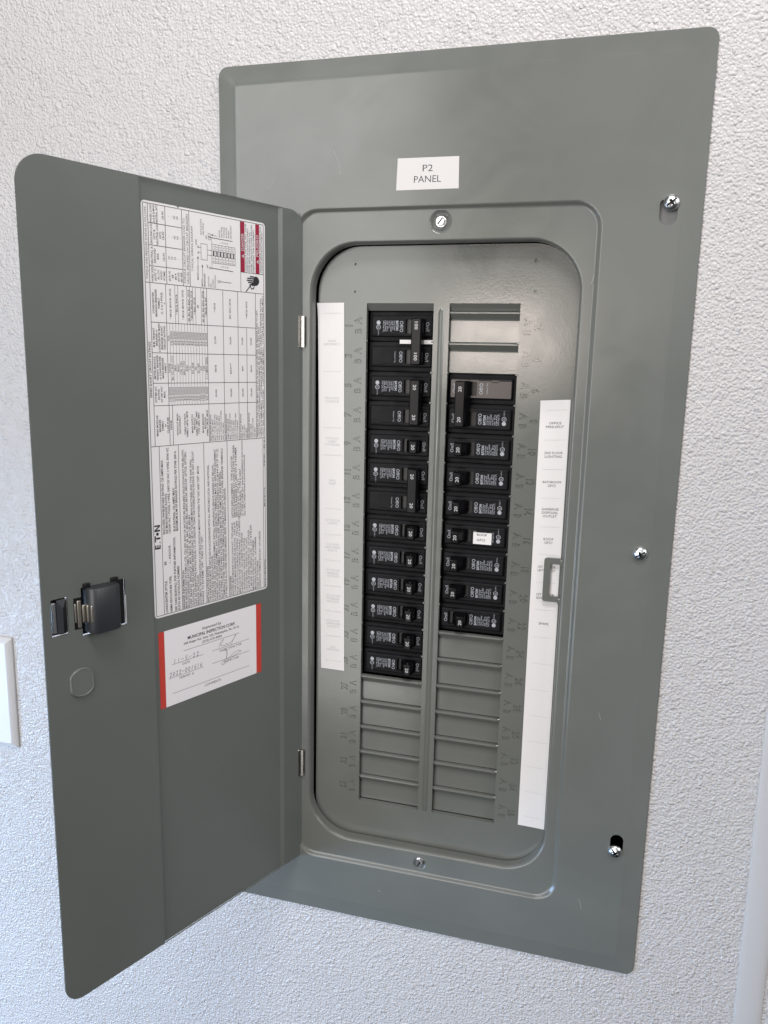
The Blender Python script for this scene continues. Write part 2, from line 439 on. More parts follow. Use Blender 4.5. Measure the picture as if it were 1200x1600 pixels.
for sg in (-1, 1):
    xa, xb = sorted((sg * PA, sg * PB))
    # pressed slope above the first row, and the thin folded sides of the column
    mb.add([(xa, YD, 6.2), (xb, YD, 6.2), (xb, 0.8, 0.2), (xa, 0.8, 0.2)], [(0, 1, 2, 3)], 0)
    mb.add([(xa, 0.8, 0.2), (xb, 0.8, 0.2), (xb, 2.0, 0.2), (xa, 2.0, 0.2)], [(0, 1, 2, 3)], 0)
    for x in (xa, xb): mb.add([(x, YD, 6.2), (x, 1.6, 6.2), (x, 1.6, -18 * P - .3), (x, YD, -18 * P - .3)], [(0, 1, 2, 3)], 0)
    mb.add([(xa, YD, -18 * P - .3), (xb, YD, -18 * P - .3), (xb, 1.6, -18 * P - .3), (xa, 1.6, -18 * P - .3)], [(0, 1, 2, 3)], 0)
    for r in range(1, 18):       # broken-off tabs between the rows
        for x, s in ((xa, 1), (xb, -1)):
            mb.box(x - 0.2 * s, x + 0.9 * s, YD - 0.5, YD + 1.2, -r * P - 0.9, -r * P + 0.7, 0, 0.3)
# raised bead between the two columns
bead = [(-2.6, 0.05), (-2.0, -0.5), (-1.1, -1.25), (0, -1.5), (1.1, -1.25), (2.0, -0.5), (2.6, 0.05)]
lps = []
for z, k in ((2.0, 0.05), (1.0, 0.5), (-1.5, 1), (-454, 1), (-456.5, 0.5), (-457.5, 0.05)):
    lps.append([(x * (0.4 + 0.6 * k), YD + y * k + 0.02, z) for x, y in bead])
mb.loft(lps, 0, True, False)
dead = mb.build('deadfront', M_dead, root)
for num, lps, c in marks:
    mb = MB()
    mb.sheet(lps, lambda x, z: (x, YD + 0.75, z + 0.36))
    for lp in lps: mb.loft([L3(lp, YD), [(x, YD + 0.75, z + 0.36) for x, z in lp]], 0, False)
    mb.build('stamped_number', M_dead, dead, org=(c[0], YD, c[1]))

# twist-out filler plates
def filler(w0, w1):
    mb = MB(); a, bq = w0 + 0.35, w1 - 0.35
    prof = [(-0.35, 2.6), (-0.35, -1.3), (-0.7, -1.9), (-1.3, -2.3), (-1.8, -2.3), (-6.0, 1.35), (-6.7, 1.75), (-7.6, 1.9), (-25.0, 1.9), (-25.25, 2.1), (-25.25, 3.4)]
    lp = [[(x, y, z + P / 2) for z, y in prof] for x in (a, bq)]
    for k in range(len(prof) - 1): mb.loft([[q[k], q[k + 1]] for q in lp], 0, False, False)
    for q in lp: mb.add(q + [(q[0][0], 4.5, -12.6), (q[0][0], 4.5, 12.1)], [tuple(range(len(q) + 2))], 0)
    return mb
first = None
for col, rows in ((0, range(13, 18)), (1, (0, 1, 11, 12, 13, 14, 15, 16, 17))):
    for r in rows:
        x0, x1 = (-PA, -PB) if col == 0 else (PB, PA); cx = (x0 + x1) / 2
        if first is None:
            first = filler(x0 - cx, x1 - cx).build('filler_plate', M_dead, dead); o = first
        else:
            o = first.copy(); C.objects.link(o); o.parent = dead
        o.location = (cx * S, 0, -(r + 0.5) * P * S)

# paper circuit directories
def strip(tl, tr, bl, br, lines, texts, ink, cap, curl):
    mb = MB(); N = 60
    def pt(s, t):
        x = (tl[0] * (1 - s) + tr[0] * s) * (1 - t) + (bl[0] * (1 - s) + br[0] * s) * t
        z = (tl[1] * (1 - s) + tr[1] * s) * (1 - t) + (bl[1] * (1 - s) + br[1] * s) * t
        y = YD - 0.25 - 0.5 * (1 - math.cos((s - 0.5) * 2)) - curl * max(0, (0.05 - t) / 0.05) ** 2 * (1 - s)
        return x, y, z
    vs = [pt(i / 4, j / (N * 2)) for j in range(N * 2 + 1) for i in range(5)]
    fs = [(j * 5 + i, j * 5 + i + 1, j * 5 + i + 6, j * 5 + i + 5) for j in range(N * 2) for i in range(4)]
    mb.add(vs, fs, 0, True)
    h = tl[1] - bl[1]; w = tr[0] - tl[0]
    def on(x, z): # panel z, x from strip's left in mm
        t = (tl[1] - z) / h; px, py, pz = pt(x / w, t); return px, py - 0.12, pz
    for z in lines:
        mb.add([on(4.5, z + 0.12), on(w - 2.5, z + 0.12), on(w - 2.5, z - 0.12), on(4.5, z - 0.12)], [(0, 1, 2, 3)], 2)
    for zcen, ls in texts:
        lh = cap * 1.55; z0 = zcen + lh * (len(ls) - 1) / 2 - cap / 2
        for i, s in enumerate(ls):
            mb.text(s, lambda x, y, zz=z0 - i * lh: on(w * 0.53 + x, zz + y), 1, cap, None, 'C', 0.0, w * 0.62, 1.1)
    return mb
lz = [-2.6, -52.2, -101.4, -125.7, -174.4, -198.4, -222.5, -246.8, -270.9, -294.9, -319.2]
tt = [['MAIN', 'DISCONNECT'], ['MINI SPLIT', 'STORAGE'], ['OUTLETS', 'LOBBY', '1ST FLOOR'], ['WELL', 'PUMP'], ['1ST FLOOR', 'LIGHTS'],
      ['OUTLETS', 'OPEN OFFICE', '2ND FL'], ['1ST FLOOR', 'GENERAL', 'OUTLETS'], ['1ST FLOOR', 'STORAGE', 'OUTLETS'], ['1ST FLOOR', 'COMMON AREA', 'OUTLETS'], ['EXT', 'LIGHTING']]
mb = strip((-109.4, 6.0), (-85.4, 6.5), (-104.2, -327.9), (-81.2, -328.1), lz, [((lz[i] + lz[i + 1]) / 2, tt[i]) for i in range(10)], 1, 1.8, 2.0)
mb.build('circuit_directory', [M_paper, M_ink2, M_ink2], dead, 'white paper circuit list with faint grey print, left of the breakers', face=(0, -1, 0))
lz = [-79.0, -103.6, -128, -152.3, -176.7, -200.8, -225.2, -249.4, -274, -298.2, -322.6, -347, -371.4, -395.8, -420.2, -444.6]
tt = [['OFFICE', 'MINI-SPLIT'], ['2ND FLOOR', 'LIGHTING'], ['BATHROOM', 'GFCI'], ['GARBAGE', 'DISPOSAL', 'OUTLET'], ['ROOF', 'GFCI'], ['1ST FLOOR', 'LEFT OUTLET'], ['1ST FLOOR', 'RIGHT OUTLET'], ['SPARE']]
mb = strip((85.6, -71.0), (109.6, -69.6), (87.1, -454.4), (110.7, -455.0), lz, [((lz[i] + lz[i + 1]) / 2, tt[i]) for i in range(8)], 1, 1.95, 2.2)
mb.build('circuit_directory', [M_paper, M_ink, M_ink2], dead, 'white paper circuit list with black print, right of the breakers', face=(0, -1, 0))

# ------------------------------------------------------------------ the open door
HX, HY, DA = -120.5, -14.0, math.radians(113.307)
DD = (math.cos(DA), -math.sin(DA)); DN = (math.sin(DA), math.cos(DA))
def D(u, w, z): return (HX + DD[0] * u + DN[0] * w, HY + DD[1] * u + DN[1] * w, z)
FN = (DN[0], DN[1], 0)
DW, DZ1, DZ0 = 246.4, 79.6, -518.9
def dw(u):
    if u < 23.6: return 1.7
    if u < 27.0: return 1.7 - 1.7 * (u - 23.6) / 3.4
    if u < 158.2: return 0.0
    if u < 159.6: return 1.9 * (u - 158.2) / 1.4
    return 1.9
mb = MB()
out = rrect(0, DW, DZ0, DZ1, (19, 15, 5, 15), 10)
cre = [[(u, DZ0 - 5), (u, DZ1 + 5)] for u in (23.6, 27.0, 158.2, 159.6)]
h1 = rrect(228.2, 240.4, -232.0, -205.5, 0.8, 2); h2 = rrect(183.2, 218.0, -236.6, -201.4, 0.8, 2)
vs, fs = cdt([out, h1, h2], cre)
mb.add([D(u, dw(u), z) for u, z in vs], fs, 0); mb.add([D(u, dw(u) - 1.3, z) for u, z in vs], fs, 0)
mb.loft([[D(u, dw(u) + k, z) for u, z in out] for k in (0, -1.3)], 0, False)
for h in (h1, h2): mb.loft([[D(u, dw(u) + k, z) for u, z in h] for k in (0, -1.3)], 0, False)
door = mb.build('door', M_door, root, 'door standing open, seen from its inner side')

# knockout disc
mb = MB()
def disc(r, k): return [(220.6 + max(-8.9 * k, min(8.9 * k, x)), -270.0 + z) for x, z in circ(0, 0, r * k, 40)]
mb.loft([[D(u, 1.9 + w - (z + 270) * 0.06, z) for u, z in disc(10.4, k)] for k, w in ((1.05, -0.6), (1.02, 0.7), (0.98, 1.15), (0.93, 1.3), (0.88, 1.05))], 0, True, True, False, True)
mb.build('knockout', M_door, door)

# hinges
for zt, zb in ((-5.2, -32.3), (-407.3, -434.5)):
    mb = MB()
    bx, by = -121.2, -17.2
    mb.loft([[(bx + r * math.cos(t * math.pi / 8), by + r * math.sin(t * math.pi / 8), z) for t in range(16)] for z, r in ((zt, 1.5), (zt - 0.4, 1.95), (zb + 0.4, 1.95), (zb, 1.5))], 0, True, True, True, True)
    mb.box(bx + 0.6, bx + 4.4, by + 0.2, by + 1.0, zb + 0.5, zt - 0.5, 0)
    mb.box(bx + 4.4, bx + 5.2, by + 0.4, by + 1.2, zb + 0.8, zt - 0.8, 1)
    mb.build('hinge', [M_nick, M_plast], door)

# latch: pull wedge, spring plate and housing
mb = MB()
def B(u0, u1, w0, w1, z0, z1, mi, bev=0.0): mb.box(u0, u1, w0, w1, z0, z1, mi, bev, lambda u, w, z: D(u, w, z))
B(228.3, 240.3, -4.5, -1.4, -231.9, -205.6, 0)                                        # dark pocket behind the pull
B(236.6, 239.6, -1.4, 1.7, -229.8, -208.2, 1, 0.4)                                    # bright edge of the pull
vs = [D(*p) for p in [(236.4, 1.0, -206.6), (228.9, 1.2, -206.3), (232.4, 2.6, -212.4), (236.4, 1.2, -230.9), (228.9, 1.2, -230.6), (232.4, 2.6, -230.8)]]
vs = [(x + DN[0] * .6, y + DN[1] * .6, z) for x, y, z in vs]
mb.add(vs, [(0, 1, 2)], 3); mb.add(vs, [(0, 2, 5, 3)], 3); mb.add(vs, [(1, 4, 5, 2)], 0)
B(183.4, 217.8, -5.0, -1.4, -236.4, -201.6, 0)                                        # black slab behind the opening, painting the shade inside it
B(217.6, 224.0, 1.3, 2.0, -230.8, -207.8, 0, 0.2)                                     # plate ends
B(218.6, 221.6, 1.6, 3.0, -229.6, -210.0, 2, 0.5); B(222.0, 223.4, 1.5, 2.3, -225.5, -212.0, 2, 0.3)
# housing with rounded upright edges
hs = []
pf = [(215.2, -1.0), (215.2, 6.5), (214.6, 9.2), (213.0, 11.2), (210.4, 12.2), (198.0, 12.6), (194.6, 12.0), (193.0, 10.4), (192.6, 7.0), (192.6, -1.0)]
for z, k in ((-234.2, 0.97), (-233.6, 1.0), (-202.4, 1.0), (-201.6, 0.96)):
    hs.append([D(204 + (u - 204) * k, w * (k if w > 0 else 1), z) for u, w in pf])
mb.loft(hs, 3, True, True, True, True)
B(211.6, 216.4, 1.2, 4.6, -202.4, -198.6, 0, 0.5); B(189.4, 195.0, 1.2, 4.0, -203.2, -198.6, 0, 0.5)
B(184.0, 192.4, 1.0, 1.6, -235.4, -201.4, 0, 0.1)
B(183.0, 183.7, 1.4, 2.4, -236.0, -214.0, 4)
# curved spring steel on the housing's near side
for u0, u1, w in ((215.0, 218.4, 3.2), (214.9, 216.8, 6.2), (213.6, 215.4, 9.2)):
    B(u0, u1, w - 0.5, w + 0.9, -226.3, -213.4, 2, 0.5)
mb.build('latch', [M_plast, M_zinc, M_steel, M_latch, M_white], door, 'charcoal plastic slide latch with spring steel clips')

# ---- inspection sticker
mb = MB()
SU, SZ, SW, SH = 154.9, -251.4, 105.6, 63.0
fs_ = lambda s, t: D(SU - s, 0.20, SZ - t)
f0 = lambda s, t: D(SU - s, 0.15, SZ - t)
mb.rect(5.3, SW - 5.8, 0, SH, f0, 0); mb.rect(0, 5.3, 0, SH, f0, 1); mb.rect(SW - 5.8, SW, 0, SH, f0, 1)
def st(body, sx, ty, cap, w=None, al='C', bold=0.0, mi=2, rot=0.0):
    ca, sa = math.cos(rot), math.sin(rot)
    mb.text(body, lambda x, y: fs_(sx + x * ca + y * sa, ty + x * sa - y * ca), mi, cap, w, al, bold)
def it(body, sx, ty, cap, w, bold=0.0, mi=2, shear=0.2):
    mb.text(body, lambda x, y: fs_(sx + x + y * shear, ty - y), mi, cap, w, 'C', bold)
it('Inspected by', 51.6, 7.9, 2.2, 19.5, 0.012); st('MUNICIPAL INSPECTION CORP.', 51.8, 12.4, 2.5, 49.0, 'C', 0.022)
st('248 Geiger Rd., Suite 103, Philadelphia, PA 19115', 51.8, 15.9, 1.75, 57.0, 'C', 0.016); st('(215) 673-4434', 51.7, 19.2, 1.8, 20.0, 'C', 0.016)
for a, bq, t in ((23, 80.6, 20.8), (11.6, 42.4, 29.25), (8.6, 42.2, 40.0), (51.6, 91.7, 29.05), (51.5, 91.7, 39.95), (11.7, 91.4, 53.4)):
    mb.rect(a, bq, t - 0.14, t + 0.14, fs_, 2)
st('DATE', 25.3, 32.3, 1.9, 7.0); st('PERMIT #', 25.5, 43.2, 1.9, 14.0); st('INSPECTION TYPE', 71.2, 32.1, 1.9, 23.5); st('INSPECTOR', 71.9, 43.0, 1.9, 16.0); st('COMMENTS', 51.6, 57.5, 2.0, 17.0)
def pen(pts, wd=0.35): mb.poly(pts, fs_, wd, 3)
# handwriting, digit by digit
def hw(chars, s, t, adv, k):
    G = {'1': [[(.45, 0), (.25, 1)]], '-': [[(0, .55), (.7, .52)]], '5': [[(.75, 0), (.25, .05), (.15, .45), (.6, .5), (.55, .9), (.1, 1)]],
         '2': [[(.1, .2), (.4, 0), (.65, .2), (.4, .6), (.05, 1), (.7, .92)]], '0': [[(.4, 0), (.1, .4), (.15, .9), (.45, .95), (.65, .5), (.4, 0)]],
         '4': [[(.2, 0), (.1, .55), (.7, .5)], [(.6, .1), (.5, 1)]], '6': [[(.6, 0), (.2, .5), (.2, .95), (.55, .9), (.55, .55), (.2, .65)]], '3': [[(.1, .1), (.6, .05), (.3, .45), (.6, .7), (.1, 1)]]}
    for c in chars:
        for stv in G.get(c, []): pen([(s + x * k * 0.85, t + y * k - x * 0.3) for x, y in stv])
        s += adv
hw('11-5-22', 13.4, 25.4, 3.7, 3.4); hw('2022-001616', 9.2, 35.6, 2.95, 3.6)
pen([(58.4, 28.6), (59.6, 25.2), (61.2, 22.6), (63.6, 22.0), (62.6, 24.0), (60.2, 26.0), (62.2, 27.4), (65.0, 27.8), (66.6, 26.4), (67.4, 27.8), (70.0, 27.4), (73.0, 25.6), (76.0, 22.8), (77.4, 20.8), (76.0, 22.2), (73.2, 26.2), (71.6, 28.8)], 0.3)
pen([(64.6, 32.2), (66.4, 32.0), (67.0, 34.0), (66.8, 37.0), (66.2, 40.2)], 0.55)
pen([(66.4, 40.0), (63.0, 41.4), (61.0, 43.0), (62.0, 44.2), (65.0, 43.6), (68.2, 40.6), (74.0, 37.0), (79.0, 36.0), (82.4, 37.2), (78.0, 38.8), (70.0, 40.2)], 0.3)
mb.build('inspection_sticker', [M_card, M_red, M_ink, M_pen], door, 'white inspection sticker with red side bars and pen writing', face=FN)

# ---- wiring label
mb = MB()
LU, LZ, LW, LH = 157.4, 64.6, 115.6, 304.2
g = lambda s, t: D(LU - s, 0.20, LZ - t)
g1 = lambda s, t: D(LU - s, 0.24, LZ - t)
lo_ = rrect(0, LW, 0, LH, 3.0, 5); lo_[18:18] = [(30.0, 0), (31.3, 1.1), (32.6, 0)]
mb.sheet([lo_], lambda s, t: D(LU - s, 0.15, LZ - t), 0)
def V(s, t0, t1, w=0.42): mb.rect(s - w / 2, s + w / 2, t0, t1, g, 1)
def Hh(t, s0, s1, w=0.42): mb.rect(s0, s1, t - w / 2, t + w / 2, g, 1)
def T(body, s, t, cap=1.5, ln=None, al='C', bold=0.0, mi=1, maxw=None, fn=None):
    """text running up the label; s = baseline, t = anchor"""
    fn = fn or g
    mb.text(body, lambda x, y: fn(s - y, t - x), mi, cap, ln, al, bold, maxw)
def cell(lines, s0, ds, t, cap=1.35, bold=0.02, maxw=None):
    for i, x in enumerate(lines): T(x, s0 + i * ds, t, cap, None, 'C', bold, 1, maxw)
V(1.6, 1.6, LH - 1.6); V(LW - 1.7, 1.6, LH - 1.6); Hh(1.6, 1.6, LW - 1.7); Hh(LH - 1.6, 1.6, LW - 1.7)
# top block
Hh(55.2, 1.6, LW - 1.7); V(5.4, 1.6, 172.2); V(19.8, 1.6, 55.2); V(34.3, 1.6, 55.2); V(40.7, 1.6, 55.2); V(89.7, 1.6, 55.2)
for t in (14.5, 29.5, 43.6): Hh(t, 5.4, 34.3)
T('TORQUE WIRE PRESSURE SCREWS AS FOLLOWS:', 4.3, 28.5, 1.7, 49)
cell(['WIRE SIZE', "60/75° C", 'AL-CU', 'AWG/', 'KCMIL'], 8.6, 2.5, 49.4, 1.6, 0.012, 10.5)
cell(['NEUTRAL &', 'GROUND', 'BAR', '', 'LB-IN'], 8.6, 2.5, 36.6, 1.6, 0.012, 13)
cell(['GROUND LUG', '(GT) &', 'NEUTRAL LUG', '(NT)', 'LB-IN'], 8.6, 2.5, 22.0, 1.6, 0.012, 14)
cell(['PANEL LUGS', '(A & B) & MAIN', 'NEUTRAL (NT)', '', 'LB-IN'], 8.6, 2.5, 8.2, 1.6, 0.012, 12)
cell(['#14-10', '#8', '#6-4', '#3-2/0', '#0-300'], 23.2, 2.6, 49.4, 1.6, 0.012, 10)
cell(['20', '25', '35', '-', '-'], 23.2, 2.6, 36.6, 1.6, 0.0); cell(['-', '-', '60', '60', '-'], 23.2, 2.6, 22.0, 1.6, 0.0); cell(['-', '-', '60', '60', '-'], 23.2, 2.6, 8.2, 1.6, 0.0)
T('TORQUE CIRCUIT BREAKER LUGS TO', 36.9, 53.6, 1.8, 46, 'L'); T('VALUES SPECIFIED ON CIRCUIT BREAKERS.', 39.8, 53.6, 1.8, 50, 'L')
T('TYPICAL WIRING DIAGRAM', 43.9, 28.0, 1.7, 32)
# wiring diagram
for (a, bq) in (((51.2, 23.2), (57.0, 23.2)), ((57.0, 23.2), (57.0, 34.7)), ((57.0, 34.7), (51.2, 34.7)), ((51.2, 34.7), (51.2, 23.2))): mb.poly([a, bq], g, 0.3, 1)
for t in (27.2, 30.8):
    mb.poly([(57.0, t), (84.4, t + 0.2)], g, 0.3, 1); mb.poly([(49.4, t - 1), (51.2, t - 1)], g, 0.3, 1)
V(61.3, 22.3, 36.0, 0.25); V(61.3, 18, 41, 0.25)
for i in range(8):
    s = 61.3 + i * 3.28
    V(s, 22.4, 36.0, 0.28)
    if i < 7:
        mb.rect(s + 1.1, s + 2.3, 27.2, 30.9, g1, 1)
        for t in (23.6, 25.4, 32.4, 34.4): mb.poly([(s + 0.7, t), (s + 1.5, t + 1.0), (s + 2.5, t + 0.2)], g, 0.25, 1)
mb.poly([(61.3, 22.4), (84.4, 22.7)], g, 0.28, 1); mb.poly([(61.3, 36.0), (84.4, 36.0)], g, 0.28, 1)
mb.poly([(59.3, 17.8), (81.6, 18.1)], g, 0.5, 1); mb.poly([(59.7, 39.9), (81.8, 40.6)], g, 0.5, 1); mb.poly([(69.5, 49.2), (79.8, 49.4)], g, 0.4, 1)
for s, t in ((59.2, 40.0), (69.0, 49.2)): mb.poly([(s + .7 * math.cos(a * .785), t + .7 * math.sin(a * .785)) for a in range(9)], g, 0.28, 1)
for t in (15.2, 17.6): mb.poly([(58.2, t), (60.2, t), (60.2, t + 2), (58.2, t + 2), (58.2, t)], g, 0.28, 1)
T('ISOLATED', 52.2, 16.9, 1.3, 11.3, 'L'); T('NEUTRAL', 54.3, 17.0, 1.3, 9, 'L'); T('NT', 57.0, 19.2, 1.3, None, 'L', 0.02); T('NT', 57.6, 40.2, 1.3, None, 'L', 0.02); T('GT', 68.0, 50.6, 1.3, None, 'L', 0.02)
T('LINE', 47.4, 24.8, 1.3, 4, 'L', 0.01); T('MAIN LUG', 48.6, 49.6, 1.4, 10, 'L', 0.012); T('A   B', 49.2, 31.0, 1.3, 6, 'L', 0.012)
T('MAIN', 52.4, 54.2, 1.4, 5.4, 'L', 0.012); T('BREAKER', 54.8, 54.2, 1.4, 9.8, 'L', 0.012)
cell_t = ['GROUND', 'BAR', '(WHEN', 'INSTALLED)']
for i, x in enumerate(cell_t): T(x, 58.4 + i * 2.1, 54.2, 1.25, None, 'L')
for i, x in enumerate(['BOND', 'NEUTRAL', 'TORQUE', '40 IN-LBS', 'WHEN', 'NECESSARY']): T(x, 69.6 + i * 2.25, 16.5, 1.3, None, 'L')
for t in (20.4, 38.0):
    for i, x in enumerate('LOAD'): T(x, 70.6 + i * 2.2, t, 1.3)
for s, t0, t1 in ((48.2, 33.4, 39.4), (52.2, 39.0, 48.4)):
    mb.poly([(s, t1), (s, t0)], g, 0.3, 1); mb.add([g(s - .8, t0 + 1), g(s + .8, t0 + 1), g(s, t0 - .9)], [(0, 1, 2)], 1)
mb.poly([(66.2, 16.2), (61.8, 15.8)], g, 0.3, 1); mb.add([g(62.4, 15.0), g(62.4, 16.8), g(60.8, 15.8)], [(0, 1, 2)], 1)
# danger block
for s0, s1, word, t0, ln in ((89.9, 94.0, 'DANGER', 23.8, 13.2), (105.3, 109.4, 'PELIGRO', 26.6, 16.6)):
    mb.rect(s0, s1, 2.0, 39.8, g, 2)
    T(word, s1 - 0.9, t0, 2.4, ln, 'L', 0.02, 3, None, g1)
    tt0 = t0 + 4.0
    mb.add([g1(s1 - 0.9, tt0 - 1.6), g1(s1 - 0.9, tt0 + 1.6), g1(s0 + 0.9, tt0)], [(0, 1, 2)], 3)
    mb.add([g1(s1 - 1.3, tt0 - .2), g1(s1 - 1.3, tt0 + .2), g1(s0 + 1.9, tt0)], [(0, 1, 2)], 2)
V(112.4, 2.0, 39.9, 0.2); Hh(40.0, 89.7, LW - 1.7)
for i, x in enumerate(['HAZARDOUS VOLTAGE. WILL CAUSE', 'SEVERE INJURY OR DEATH. DISCONNECT', 'POWER BEFORE WORKING INSIDE THIS', 'PANEL. REPLACE COVER BEFORE', 'ENERGIZING THIS EQUIPMENT.']):
    T(x, 95.8 + i * 2.05, 39.2, 1.3, 36 - (i % 3) * 3, 'L', 0.012)
for i, x in enumerate(['TENSION PELIGROSA. CAUSARA LESION GRAVE', 'O MUERTE. DESCONECTE LA ENERGIA.']): T(x, 111.0 + i * 1.7, 39.2, 1.1, 36 - i * 4, 'L', 0.012)
# hand and shock symbol
palm = [(103.4, 42.6), (106.0, 42.0), (108.2, 43.2), (109.2, 45.4), (108.6, 47.6), (106.6, 49.2), (104.2, 49.6), (101.6, 49.8), (100.4, 48.6), (101.8, 47.6), (102.8, 46.6), (103.0, 44.6)]
mb.sheet([palm], lambda s, t: g(s, t), 1)
for s0, s1, t in ((99.2, 103.4, 42.7), (96.4, 103.4, 44.2), (95.9, 103.4, 45.8), (97.2, 103.2, 47.3)): mb.rect(s0, s1, t - 0.55, t + 0.55, g, 1)
mb.poly([(101.0, 48.6), (99.0, 49.4)], g, 1.3, 1)
mb.poly([(95.0, 54.6), (99.6, 49.8), (100.8, 52.2), (103.0, 51.6), (103.6, 50.2)], g, 0.9, 1)
# ratings table
Hh(172.2, 1.6, LW - 1.7)
for t in (82.6, 104.2, 126.0, 142.3): Hh(t, 5.2, 104.8)
V(18.6, 55.2, 172.2); V(55.6, 55.2, 172.2); V(71.3, 55.2, 172.2); V(86.2, 55.2, 172.2); V(95.2, 82.6, 172.2); V(104.8, 55.2, 172.2); V(21.6, 142.3, 172.2)
T('SERIES SHORT CIRCUIT RATINGS', 4.2, 116.5, 1.7, 40, 'C', 0.02)
cell(['LOADCENTER', 'BRANCH BREAKER', 'FAMILY', '(1, 2 or 3 POLE)', '+'], 8.4, 2.4, 69, 1.55, 0.022, 24)
cell(['M.M. TENANT', 'BREAKER or', 'LOADCENTER MAIN', 'BREAKER SHORT', 'CIRCUIT RATING'], 8.0, 2.3, 93.4, 1.5, 0.022, 20)
cell(['METER MODULE', 'TENANT BREAKER', 'or LOADCENTER', 'MAIN BREAKER', 'FAMILY'], 8.0, 2.3, 115, 1.5, 0.022, 20)
cell(['SYSTEM A/C', 'RATING', 'AT 240 VAC', 'MAX.'], 8.2, 2.5, 134.2, 1.5, 0.022, 15)
cell(['MAIN MODULE', 'BREAKER', 'FAMILY', 'or', 'CLASS FUSE'], 8.6, 2.35, 157, 1.55, 0.022, 26)
rows = 14; ds = (55.6 - 18.6) / rows
ac = ['10,000', '10,000', '22,000', '22,000', '22,000', '42,000', '42,000', '42,000', '65,000', '65,000', '65,000', '100,000', '100,000', '65,000']
fam = ['NONE', 'BR, CC, BW, CCV', 'BRH', 'BWH', 'CSR, CSH', 'BRH, CVH', 'EHD', 'CC', 'ED, EDB', 'FD', 'JD, HJD', 'KD', 'CSR', 'T / J (MAX 200A)']
ten = ['N/A', '10,000', '22,000', '22,000', '22,000', '42,000', '22,000', '42,000', '42,000', '65,000', '65,000', '22,000', '25,000', '25,000']
for i in range(rows):
    s = 18.6 + (i + 0.82) * ds
    if i: V(18.6 + i * ds, 82.6, 142.3, 0.22)
    T(ten[i], s, 93.4, 1.75, 10 if i else 4, 'C', 0.004); T(fam[i], s, 115, 1.6, None, 'C', 0.008, 1, 19); T(ac[i], s, 134.2, 1.75, 10.5, 'C', 0.004)
for i in (3, 4, 7, 8, 9, 10, 12, 13): V(18.6 + i * ds, 55.2, 82.6, 0.3)
for i, x in ((1.2, '* BRCB, BRHCB, GFCB'), (3.3, '* BRCB, BWCB'), (5.4, '* BRCB, BRHCB, GFCB'), (7.4, 'BR, BD, BQ, BQC, GFCB'), (8.4, '* BRCB, BRHCB, GFCB'), (9.4, '* BRH, GFCB'), (10.6, 'BR'), (12.4, 'BR, BD, BQ, BQC, GFCB'), (13.4, '* BRCB, BJ, BW')):
    T(x, 18.6 + (i + 0.5) * ds, 69, 1.5, None, 'C', 0.012, 1, 25)
T('NONE', 20.8, 157, 1.5, 7, 'C', 0.02)
for s, ls in ((26.6, ['WITHOUT MAIN', 'DISCONNECT']), (33.4, ['CABLE TAP BOX', 'FAMILY 1MTB, 3MTB']), (40.2, ['MAIN SWITCH', 'MODULE', 'FAMILY 1MPS, 3MPS', 'TYPE 1MPS, 3MPS']), (50.4, ['MAIN BREAKER', 'MODULE', 'FAMILY 1MCB, 3MCB'])):
    for i, x in enumerate(ls): T(x, s + i * 2.1, 157, 1.5, None, 'C', 0.016, 1, 25)
for s, a, f_, tn, br in ((63.8, '65,000', 'BRHB', '22,000', '* GFCB'), (79.0, '100,000', 'BRHH***', '22,000', 'BR*, BRH, GFCB'), (91.2, '100,000', 'BRH', '22,000', ''), (100.4, '100,000', 'BRHH', '42,000', '')):
    T(tn, s, 93.4, 1.5, None, 'C', 0.012); T(f_, s, 115, 1.5, None, 'C', 0.012); T(a, s, 134.2, 1.5, None, 'C', 0.012)
    if br: T(br, s, 69, 1.5, None, 'C', 0.012)
T('* BRCB, GFCB', 96.0, 69, 1.5, None, 'C', 0.012)
def para(s, ds, lines, cap=1.3, t=171.2, ln=28, bold=0.012):
    for i, x in enumerate(lines): T(x, s + i * ds, t, cap, None, 'L', bold if i else 0.024, 1, ln)
para(57.6, 2.1, ['MAIN BREAKER MODULE', 'FAMILY 1MCB, 3MCB', 'MAX 1 TO 65K MAX 200A', 'FUSE CLASS T 200A MAX', 'FUSE CLASS J 200A MAX', 'AND 1 TO POINT 3 OF 400A', 'GFCI ONLY MAX'], 1.25)
para(73.2, 1.95, ['MAIN BREAKER MODULE', 'FAMILY 3MCB SERIES', 'MAX 1 TO 65K MAX 600A', 'FUSE CLASS T 400A', 'FUSE CLASS J 400A', 'ALSO 1 TO 8 POINT 400A', 'OR A-T FUSE MAX'], 1.25)
para(88.4, 2.1, ['MAIN SWITCH MODULE', 'FAMILY 1MPS', 'FUSE CLASS T', '400A MAX'], 1.25); para(97.2, 2.1, ['MAIN BREAKER MODULE', 'FAMILY 1MCB', 'WITH CLASS J FUSE', '200A MAX'], 1.25)
for i, (x, t, ln) in enumerate([('*BREAKERS IN THIS COLUMN MAY NOT FIT IN THIS LOADCENTER, SEE BREAKER INFO TO LEFT.', 171, 103), ('+ ALSO INCLUDES THESE BRANCH BREAKER FAMILIES: BR, BD, BRD, BQ, BQC, ETNT', 171, 90),
                                ('**ETN (110 AMPS MAX.)   +GFTCB/AFGFCB (30 AMPS MAX UNLESS OTHERWISE NOTED)', 171, 112), ('***TO 100A ONLY WITH ETNBT   ++GFTCB (30 AMPS MAX.)   ++++GFTCB (1 POLE 40A MAX.)', 171, 114)]):
    T(x, 106.9 + i * 2.15, t, 1.55, ln, 'L', 0.012)
